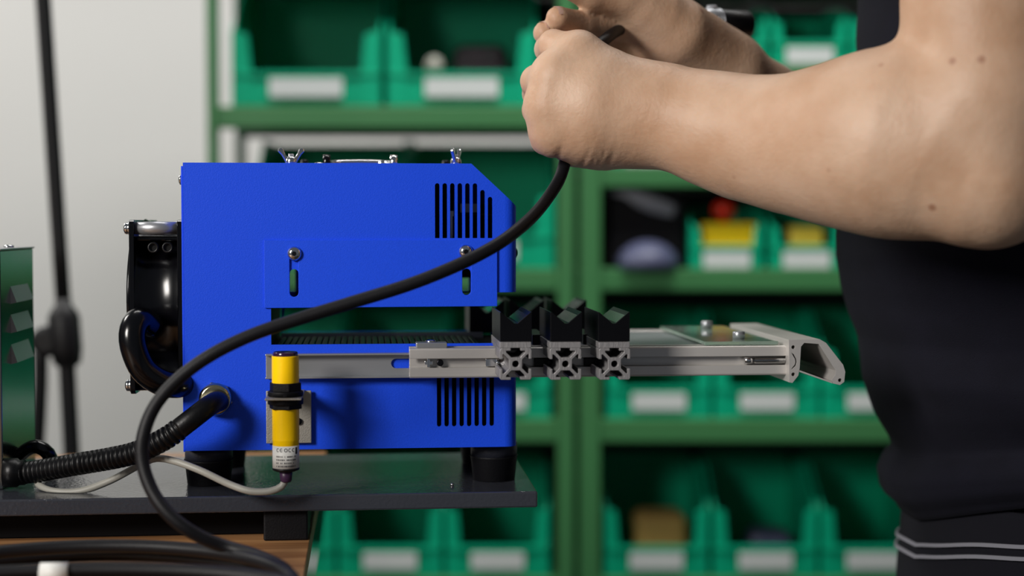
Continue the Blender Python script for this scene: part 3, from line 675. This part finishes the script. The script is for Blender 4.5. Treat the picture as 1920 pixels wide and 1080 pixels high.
def loopring(cx, cy, r, z, n=40, sq_=1.0):
    P = []
    for i in range(n+1):
        a = 2*PI*i/n; P.append((cx+r*math.cos(a), cy+r*sq_*math.sin(a), z+.0012*math.sin(2*a+r*90)))
    return P
ccx = WX(340, -.17)
for k, (dx, dy, r, z, q) in enumerate(((0, 0, .128, 0, .94), (.004, 0, .124, .0082, .83), (.008, -.004, .119, .0003, .49), (.012, -.008, .112, .0003, .36), (.006, -.006, .122, .0086, .36))):
    cx = WX(560, -.17)-.130+dx; m = MB().tube(loopring(cx, -.195+dy, r, cz+z, 40, q), .00395, 12, .006, cap=False); obj('coil_loop', m, CAB, cabt)
m = MB().cyl(W(104, 1074, -.158)+Vector((-.008, 0, 0)), (1, 0, 0), .0056, .015, 18); obj('white_tie', m, WHITE, cabt)
ca, cb = tpt(1250, 40, 1.13), tpt(1402, 47, 1.16)
ax = (cb-ca).normalized(); Lc = (cb-ca).length
m = MB().lathe([(.004, 0), (.0065, .006), (.0072, Lc*.35), (.0072, Lc*.5), (.0105, Lc*.52), (.0105, Lc*.97), (.0098, Lc)], ca, ax, 28)
cn = obj('plug', m, BLK, cabt)
m = MB()
for i in range(5): m.lathe([(.0095, 0), (.0112, .0008), (.0112, .0014), (.0095, .0020)], ca+ax*(Lc*(.47)+i*.0024), ax, 28)
m.cyl(ca+ax*(Lc*.55)+Vector((0, 0, .006)), (0, 0, 1), .004, .007, 16)
obj('metal_collar', m, STEEL, cn); 

# ------------------------------------------------------------------ person
def sdf_mesh(fn, lo, hi, h, B=12, slack=1.7):
    lo = np.array(lo, float); hi = np.array(hi, float); nb = np.ceil((hi-lo)/(h*B)).astype(int)
    gi = np.stack(np.meshgrid(*[np.arange(n) for n in nb], indexing='ij'), -1).reshape(-1, 3)
    cen = lo+(gi+.5)*h*B; d = fn(cen); gi = gi[np.abs(d) < h*B*.87*slack]
    loc = np.stack(np.meshgrid(*[np.arange(B+1)]*3, indexing='ij'), -1).reshape(-1, 3)
    N = nb*B+2; cells = []; pos = []; quads = []
    key = lambda c: (c[..., 0]*N[1]+c[..., 1])*N[2]+c[..., 2]
    for s in range(0, len(gi), 60):
        g = gi[s:s+60]; ig = g[:, None, :]*B+loc[None]; P = lo+ig*h
        V = fn(P.reshape(-1, 3)).reshape(len(g), B+1, B+1, B+1); I = ig.reshape(len(g), B+1, B+1, B+1, 3)
        acc = np.zeros((len(g), B, B, B, 3)); cnt = np.zeros((len(g), B, B, B))
        for ax_ in range(3):
            o1, o2 = [a for a in range(3) if a != ax_]
            def sl(ax1, s1, s2, s3):
                z = [slice(None)]*4; z[1+ax_] = s1; z[1+o1] = s2; z[1+o2] = s3; return tuple(z)
            a = V[sl(0, slice(0, B), slice(0, B+1), slice(0, B+1))]; b = V[sl(0, slice(1, B+1), slice(0, B+1), slice(0, B+1))]
            cr = (a < 0) != (b < 0); t = np.where(cr, a/np.where(cr, a-b, 1), 0)
            base = I[sl(0, slice(0, B), slice(0, B+1), slice(0, B+1))].astype(float); pt = base.copy(); pt[..., ax_] += t
            for i in (0, 1):
                for j in (0, 1):
                    z = [slice(None)]*4; z[1+o1] = slice(i, i+B); z[1+o2] = slice(j, j+B); z = tuple(z)
                    acc += np.where(cr[z][..., None], pt[z], 0); cnt += cr[z]
            z = [slice(None)]*4; z[1+o1] = slice(0, B); z[1+o2] = slice(0, B); z = tuple(z)
            w = np.argwhere(cr[z]); 
            if len(w):
                c = I[z][tuple(w.T)]; c = c if c.ndim == 2 else c
                neg = a[z][tuple(w.T)] < 0
                e1 = np.zeros(3, int); e1[o1] = 1; e2 = np.zeros(3, int); e2[o2] = 1
                q = np.stack([key(c-e1-e2), key(c-e2), key(c), key(c-e1)], 1)
                if ax_ == 1: neg = ~neg
                q = np.where(neg[:, None], q, q[:, ::-1]); quads.append(q)
        m_ = cnt > 0; ci = I[:, :B, :B, :B][m_]; cells.append(key(ci)); pos.append(lo+(acc[m_]/cnt[m_][:, None])*h)
    ck = np.concatenate(cells); pp = np.concatenate(pos); qq = np.concatenate(quads)
    o = np.argsort(ck); ck = ck[o]; pp = pp[o]; ix = np.clip(np.searchsorted(ck, qq), 0, len(ck)-1); ok = (ck[ix] == qq).all(1)
    return pp, ix[ok]
def cone(P, a, b, ra, rb, ys=1.0):
    S = np.array([1, ys, 1]); a = np.array(a)*S; b = np.array(b)*S; Q_ = P*S; ab = b-a; t = np.clip(((Q_-a) @ ab)/max(ab @ ab, 1e-12), 0, 1)
    return np.linalg.norm(Q_-a-t[:, None]*ab, axis=1)-(ra+(rb-ra)*t)
def smin(a, b, k):
    h = np.maximum(k-np.abs(a-b), 0)/k; return np.minimum(a, b)-h*h*h*k/6
def chain(P, pts, k, ys=1.0):
    d = None
    for (a, ra), (b, rb) in zip(pts[:-1], pts[1:]):
        e = cone(P, a, b, ra, rb, ys); d = e if d is None else smin(d, e, k)
    return d
def J(px, py, Y, r): return (tuple(W(px, py, Y)), r)
# near (left) arm and fist
L_arm = [J(1212, 211, -.032, .0262), J(1262, 219, -.040, .0290), J(1330, 240, -.052, .0338), J(1400, 259, -.066, .0368), J(1480, 270, -.084, .0400), J(1560, 271, -.102, .0460), J(1640, 268, -.120, .0525), J(1715, 268, -.136, .0545), J(1800, 287, -.152, .0480), J(1862, 326, -.162, .0355)]
L_up = [J(1852, 335, -.160, .037), J(1850, 200, -.158, .0450), J(1856, 0, -.150, .0470), J(1890, -330, -.115, .058)]
L_f = {
 'index': [J(1085, 98, -.026, .0120), J(1038, 84, -.006, .0098), J(1028, 92, .014, .0090), J(1060, 112, .026, .0084), J(1092, 118, .018, .0078)],
 'middle': [J(1038, 140, -.030, .0120), J(1006, 152, -.010, .0102), J(1006, 176, .012, .0092), J(1046, 180, .022, .0086), J(1088, 176, .014, .0080)],
 'ring': [J(1022, 198, -.030, .0112), J(1008, 206, -.012, .0098), J(1014, 222, .010, .0090), J(1054, 228, .019, .0082), J(1092, 222, .010, .0078)],
 'little': [J(1032, 250, -.026, .0108), J(1022, 262, -.010, .0092), J(1034, 272, .006, .0080), J(1066, 276, .012, .0074), J(1096, 268, .004, .0070)]}
L_palm = [[J(1205, 200, -.030, .0255), J(1140, 150, -.028, .0185), J(1086, 102, -.029, .0140)],
          [J(1205, 212, -.032, .0255), J(1110, 175, -.034, .0205), J(1044, 142, -.033, .0150)],
          [J(1205, 220, -.032, .0240), J(1110, 215, -.034, .0210), J(1032, 200, -.033, .0150)],
          [J(1205, 225, -.028, .0240), J(1110, 248, -.029, .0200), J(1040, 252, -.029, .0140)],
          [J(1190, 252, -.018, .0155), J(1130, 276, -.014, .0120), J(1076, 281, -.010, .0100)]]
L_thumb = [J(1170, 150, -.012, .016), J(1128, 118, .012, .0115), J(1096, 100, .030, .0100), J(1066, 96, .040, .0088)]
# far (right) arm
R_arm = [J(1375, 152, .105, .0255), J(1420, 186, .118, .0280), J(1500, 232, .145, .0335), J(1600, 262, .185, .0375), J(1720, 285, .235, .0415), J(1800, 305, .268, .038)]
R_up = [J(1800, 305, .268, .038), J(1815, 150, .275, .043), J(1850, -150, .255, .050), J(1890, -330, .235, .056)]
R_palm = [[J(1370, 128, .100, .0235), J(1300, 90, .090, .0235), J(1240, 52, .078, .0215)], [J(1370, 150, .104, .0235), J(1280, 140, .098, .021), J(1215, 120, .088, .0160)],
          [J(1345, 110, .095, .0200), J(1270, 62, .070, .0225), J(1205, 22, .058, .0150)]]
R_f = {
 'index': [J(1215, 62, .078, .0125), J(1148, 54, .062, .0094), J(1094, 48, .044, .0086), J(1046, 34, .026, .0082)],
 'middle': [J(1208, 92, .086, .0125), J(1142, 86, .076, .0098), J(1078, 78, .056, .0090), J(1022, 62, .030, .0082)],
 'ring': [J(1205, 122, .090, .0115), J(1140, 128, .080, .0096), J(1085, 132, .064, .0088), J(1035, 120, .046, .0080)],
 'little': [J(1215, 150, .090, .0105), J(1160, 165, .080, .0086), J(1110, 172, .066, .0078), J(1075, 165, .054, .0072)]}
R_thumb = [J(1235, 30, .062, .0185), J(1170, 0, .050, .0130), J(1108, -12, .040, .0108), J(1052, -34, .030, .0092)]
def hand(P, palm, fingers, thumb, kp):
    d = None
    for c in palm:
        e = chain(P, c, .006); d = e if d is None else smin(d, e, .024)
    f = None
    for c in fingers.values():
        e = chain(P, c, .0035); f = e if f is None else smin(f, e, .0018)
    d = smin(d, f, kp); return smin(d, chain(P, thumb, .004), .009)
def knuck(P, d, pts, depth, r):
    for p_ in pts: d = d+depth*np.exp(-np.sum((P-np.array(W(*p_)))**2, 1)/(r*r))
    return d
def body_left(P):
    a = chain(P, L_arm, .016, 1.18); a = smin(a, chain(P, L_up, .02), .024)
    a = smin(a, cone(P, tuple(W(1868, 346, -.168)), tuple(W(1845, 338, -.165)), .028, .030), .02)
    a = smin(a, hand(P, L_palm, L_f, L_thumb, .013), .02)
    for i_, (cx_, w_) in enumerate(((1096, .0022), (1112, .0026), (1124, .0022), (1140, .0028), (1046, .0020))):
        q_ = np.array(W(cx_, 300 if cx_ > 1050 else 296, -.036)); dd = P-q_; a = a+.0011*np.exp(-((dd[:, 0]-.25*dd[:, 2])/.0013)**2-(dd[:, 2]/.010)**2-(dd[:, 1]/.022)**2)
    # hollows between the knuckles, crease at the elbow, wrist furrows
    a = knuck(P, a, [(1052, 116, -.046), (1016, 168, -.050), (1014, 228, -.046)], .0004, .004)
    a = knuck(P, a, [(1703, 82, -.19), (1712, 84, -.17)], .004, .010)
    a = knuck(P, a, [(1830, 362, -.20), (1790, 330, -.205)], .0015, .016)
    a = knuck(P, a, [(1858, 322, -.198), (1880, 352, -.198)], -.0022, .014)
    return a
def body_right(P):
    a = chain(P, R_arm, .02, 1.15); a = smin(a, chain(P, R_up, .02), .02)
    return smin(a, hand(P, R_palm, R_f, R_thumb, .008), .016)
EY = .072
def body_core(P):
    d = cone(P, tuple(W(1990, 860, EY)), tuple(W(1940, 100, EY)), .06, .08, .9)
    d = smin(d, cone(P, tuple(W(1895, -330, -.10)), tuple(W(1895, -330, .24)), .055, .055), .06)
    d = smin(d, cone(P, tuple(W(1900, -380, EY)), tuple(W(1870, -620, EY)), .062, .054), .04)
    hc_ = np.array(W(1850, -870, EY)); q = (P-hc_)/np.array([.095, .077, .118]); hd = (np.linalg.norm(q, axis=1)-1)*.08
    d = smin(d, hd, .02)
    nz = hc_+np.array([-.098, 0, -.015]); d = smin(d, cone(P, tuple(nz+np.array([.012, 0, .03])), tuple(nz), .006, .013), .01)
    for s in (-1, 1):
        er = hc_+np.array([.01, s*.078, -.01]); d = smin(d, cone(P, tuple(er+np.array([0, 0, .018])), tuple(er-np.array([0, 0, .014])), .010, .007), .006)
        ey = hc_+np.array([-.086, s*.032, .004]); d = d+.006*np.exp(-np.sum((P-ey)**2, 1)/(.014**2))
        d = smin(d, cone(P, tuple(hc_+np.array([-.086, -.022, -.062])), tuple(hc_+np.array([-.086, .022, -.062])), .008, .008), .008)
    for (a_, b_) in ((L_up[2][0], L_up[3][0]), (R_up[2][0], R_up[3][0])): d = smin(d, cone(P, a_, b_, .046, .056), .03)
    return d
def bbox(pts, pad):
    A = np.array([p[0] for p in pts]); return A.min(0)-pad, A.max(0)+pad
def allp(*g):
    o = []
    for x in g: o += x
    return o
lo, hi = bbox(allp(L_arm, L_up, L_thumb, *L_palm, *L_f.values()), .06); hi[2] = W(1870, -130, -.15).z; lo[1] -= .02
v1, f1 = sdf_mesh(body_left, lo, hi, .0019)
lo, hi = bbox(allp(R_arm, R_up, R_thumb, *R_palm, *R_f.values()), .06); hi[2] = W(1870, -130, .1).z
v2, f2 = sdf_mesh(body_right, lo, hi, .0022)
c_ = W(1880, 0, EY); v3, f3 = sdf_mesh(body_core, (c_.x-.25, EY-.33, W(1880, 1000, EY).z), (c_.x+.25, EY+.33, W(1880, -1300, EY).z), .008)
per = thing('person', 'person in a dark T-shirt and striped dark trousers gripping the black cable', 'person', (c_.x+.02, EY, 0))
n1, n2 = len(v1), len(v2); V = np.concatenate([v1, v2, v3]); Fq = np.concatenate([f1, f2+n1, f3+n1+n2])
mb = MB(); mb.v = [Vector(q) for q in V]; mb.f = [tuple(map(int, q)) for q in Fq]; mb.sm = [True]*len(mb.f)
bo = lab(obj('body', mb, SKIN, per), 'bare forearms and hands')

# finger nails on the far hand
def nail(tip, prev, out, r):
    t_ = (Vector(tip)-Vector(prev)).normalized(); o_ = Vector(out); o_ = (o_-t_*o_.dot(t_)).normalized(); w_ = t_.cross(o_)
    c = Vector(tip)+o_*(r*.93)+t_*.001; m = MB(); vs = []; fs = []
    for i in range(5):
        for j in range(5):
            a = (j-2)/2*.75; u = (i-2)/2; vs.append(c+t_*u*.0055+w_*math.sin(a)*r*.85-o_*(r*.85*(1-math.cos(a))+.0012*max(u, 0)**2)+o_*.0003)
    for i in range(4):
        for j in range(4): fs.append((i*5+j, i*5+j+1, i*5+j+6, i*5+j+5))
    m.add(vs, fs, True); return m
NAILM = mat('nail', (226, 186, 168), .25)
for c in (R_f['index'], R_f['middle']):
    obj('fingernail', nail(c[-1][0], c[-2][0], (-.35, -.8, .5), c[-1][1]), NAILM, per, fix=False)

# shirt: lofted rings with folds
def ring(py, pf, ad, bw, shift=0): v = W(pf+20, py, EY); return (v.z, v.x, ad, bw, shift)
prof = [ring(976, 1702, .112, .148), ring(962, 1694, .118, .150), ring(942, 1668, .128, .156), ring(905, 1660, .132, .158), ring(880, 1668, .130, .156), ring(858, 1687, .122, .151), ring(838, 1680, .124, .152), ring(790, 1652, .132, .155), ring(720, 1627, .134, .156), ring(640, 1619, .133, .155), ring(590, 1598, .135, .154), ring(540, 1583, .136, .153), ring(480, 1575, .136, .152), ring(440, 1577, .136, .152), ring(330, 1586, .134, .155), ring(200, 1608, .130, .158), ring(90, 1624, .128, .162), ring(0, 1628, .126, .168), ring(-120, 1624, .120, .172), ring(-240, 1650, .110, .178), ring(-340, 1690, .092, .170), ring(-410, 1745, .074, .120), ring(-450, 1790, .062, .075)]
def loft(prof, nz=110, na=96, fold=.004, seed=1, cap=True, tilt=0):
    zs = np.array([p[0] for p in prof]); A = np.array([p[1:] for p in prof]); zz = np.linspace(zs[0], zs[-1], nz); r_ = np.random.default_rng(seed)
    ph = r_.uniform(0, 6.28, 12); vs = []
    for z in zz:
        xf, a, b, sh = [np.interp(z, zs, A[:, k]) for k in range(4)]; xc = xf+a
        for j in range(na):
            t = 2*PI*j/na; e = .88; c, s = math.cos(t), math.sin(t)
            x = xc+a*math.copysign(abs(c)**e, c); y = EY+b*math.copysign(abs(s)**e, s)
            n_ = sum(math.sin((3+k)*t*(.6 if k % 2 else 1.)*1.0+ph[k]+z*(38+17*k)) for k in range(4))/4
            w = 1-.75*max(0, -c)**2
            x += fold*n_*c*w; y += fold*n_*s*w; vs.append((x, y, z+tilt*max(0, -s)*max(0, 1-(z-zz[0])/.14)))
    fs = [(i*na+j, i*na+(j+1) % na, (i+1)*na+(j+1) % na, (i+1)*na+j) for i in range(nz-1) for j in range(na)]
    m = MB().add(vs, fs, True)
    if cap: m.f += [tuple(range(na)), tuple((nz-1)*na+j for j in range(na))]; m.sm += [False]*2
    return m
m = loft(prof, 140, 120, .0055, 2, tilt=.040)
for ch in (L_up, R_up):
    a, b = Vector(ch[2][0]), Vector(ch[3][0]); d = (b-a)
    s0 = a+d*.42
    m.lathe([(.060, 0), (.0645, 0), (.066, d.length*.2), (.071, d.length*.52), (.068, d.length*.60), (.056, d.length*.67), (.034, d.length*.72), (.001, d.length*.74)], s0, d, 40)
    ctr = Vector((b.x+.02, EY, b.z+.012)); dd = (ctr-b); m.lathe([(.001, -.062), (.030, -.054), (.052, -.036), (.064, -.012), (.067, .01), (.070, dd.length*.5), (.066, dd.length)], b, dd, 40)
sh = lab(obj('t_shirt', m, SHIRT, per), 'dark navy T-shirt')
def legs(P):
    a = cone(P, tuple(W(1925, 1010, EY)), tuple(W(1925, 1200, EY)), .105, .112, .80)
    for s in (-1, 1):
        y = EY+s*.085; k_ = Vector((c_.x+.03, y, .50)); h_ = Vector((c_.x+.045, y, .84)); f_ = Vector((c_.x+.05, y, .10))
        a = smin(a, smin(cone(P, tuple(h_), tuple(k_), .088, .068), cone(P, tuple(k_), tuple(f_), .066, .056), .02), .03)
    return a
wp = [ring(1400, 1690, .118, .150), ring(1250, 1690, .119, .150), ring(1150, 1694, .118, .148), ring(1080, 1698, .115, .145), ring(1040, 1702, .1125, .143), ring(1000, 1704, .1105, .142), ring(958, 1708, .107, .139), ring(915, 1712, .106, .138)]
m = loft(wp, 46, 96, .001, 5)
v4, f4 = sdf_mesh(legs, (c_.x-.2, EY-.25, .06), (c_.x+.25, EY+.25, W(1900, 1250, EY).z), .009)
k = len(m.v); m.v += [Vector(q) for q in v4]; m.f += [tuple(int(i)+k for i in q) for q in f4]; m.sm += [True]*len(f4)
tr = lab(obj('trousers', m, PANTS, per), 'dark work trousers')
for (pa, pb, pc) in ((1022, 1033, 1027), (1044, 1056, 1049)):
    pts = []; zs = np.array([p[0] for p in wp]); A = np.array([p[1:] for p in wp])
    z0, z1, z2 = W(1690, pa, EY).z, W(1745, pb, EY-.09).z, W(1920, pc, EY-.14).z; zf = z0-(z1-z0)
    vs = []; fs = []; na = 100
    for j in range(na):
        t = 2*PI*j/na; c, s = math.cos(t), math.sin(t)
        z = z0+(z2-z0)*(max(0, -s)**.8)*(1 if c > -.5 else 1) if s < 0 else z0-.012*s
        z += .0006*math.sin(9*t)
        xf, a, b, _ = [np.interp(z, zs, A[:, k]) for k in range(4)]; xc = xf+a; e = .88
        for (dz, o_) in ((-.0013, .0014), (.0013, .0014), (.0013, .0030), (-.0013, .0030)):
            vs.append((xc+(a+o_)*math.copysign(abs(c)**e, c), EY+(b+o_)*math.copysign(abs(s)**e, s), z+dz))
    for j in range(na):
        for q in range(4): fs.append((j*4+q, ((j+1) % na)*4+q, ((j+1) % na)*4+(q+1) % 4, j*4+(q+1) % 4))
    lab(obj('stripe', MB().add(vs, fs, False), STRIPE, tr), 'thin pale stripe')
for s in (-1, 1):
    y = EY+s*.085; m = MB().tube([(c_.x+.10, y, .045), (c_.x+.03, y, .045), (c_.x-.06, y, .035), (c_.x-.12, y, .03)], .045, 18, .01, rad=lambda L: .044-.012*min(1, L/.22)); m.v = [Vector((v.x, v.y, max(.001, v.z))) for v in m.v]
    m.cyl((c_.x+.05, y, .04), (0, 0, 1), .05, .08, 24); obj('shoe', m, BLK, per)
m = MB(); hcn = W(1850, -870, EY)
m.lathe([(.112, -.005), (.112, .03), (.095, .075), (.06, .108), (.02, .124), (.001, .126)], hcn+Vector((.012, 0, 0)), (0, 0, 1), 40)
m.v = [Vector((v.x, EY+(v.y-EY)*.80, v.z)) for v in m.v]; obj('hair', m, mat('dark_hair', (40, 28, 20), .6, bump=.8, bscale=300), per)
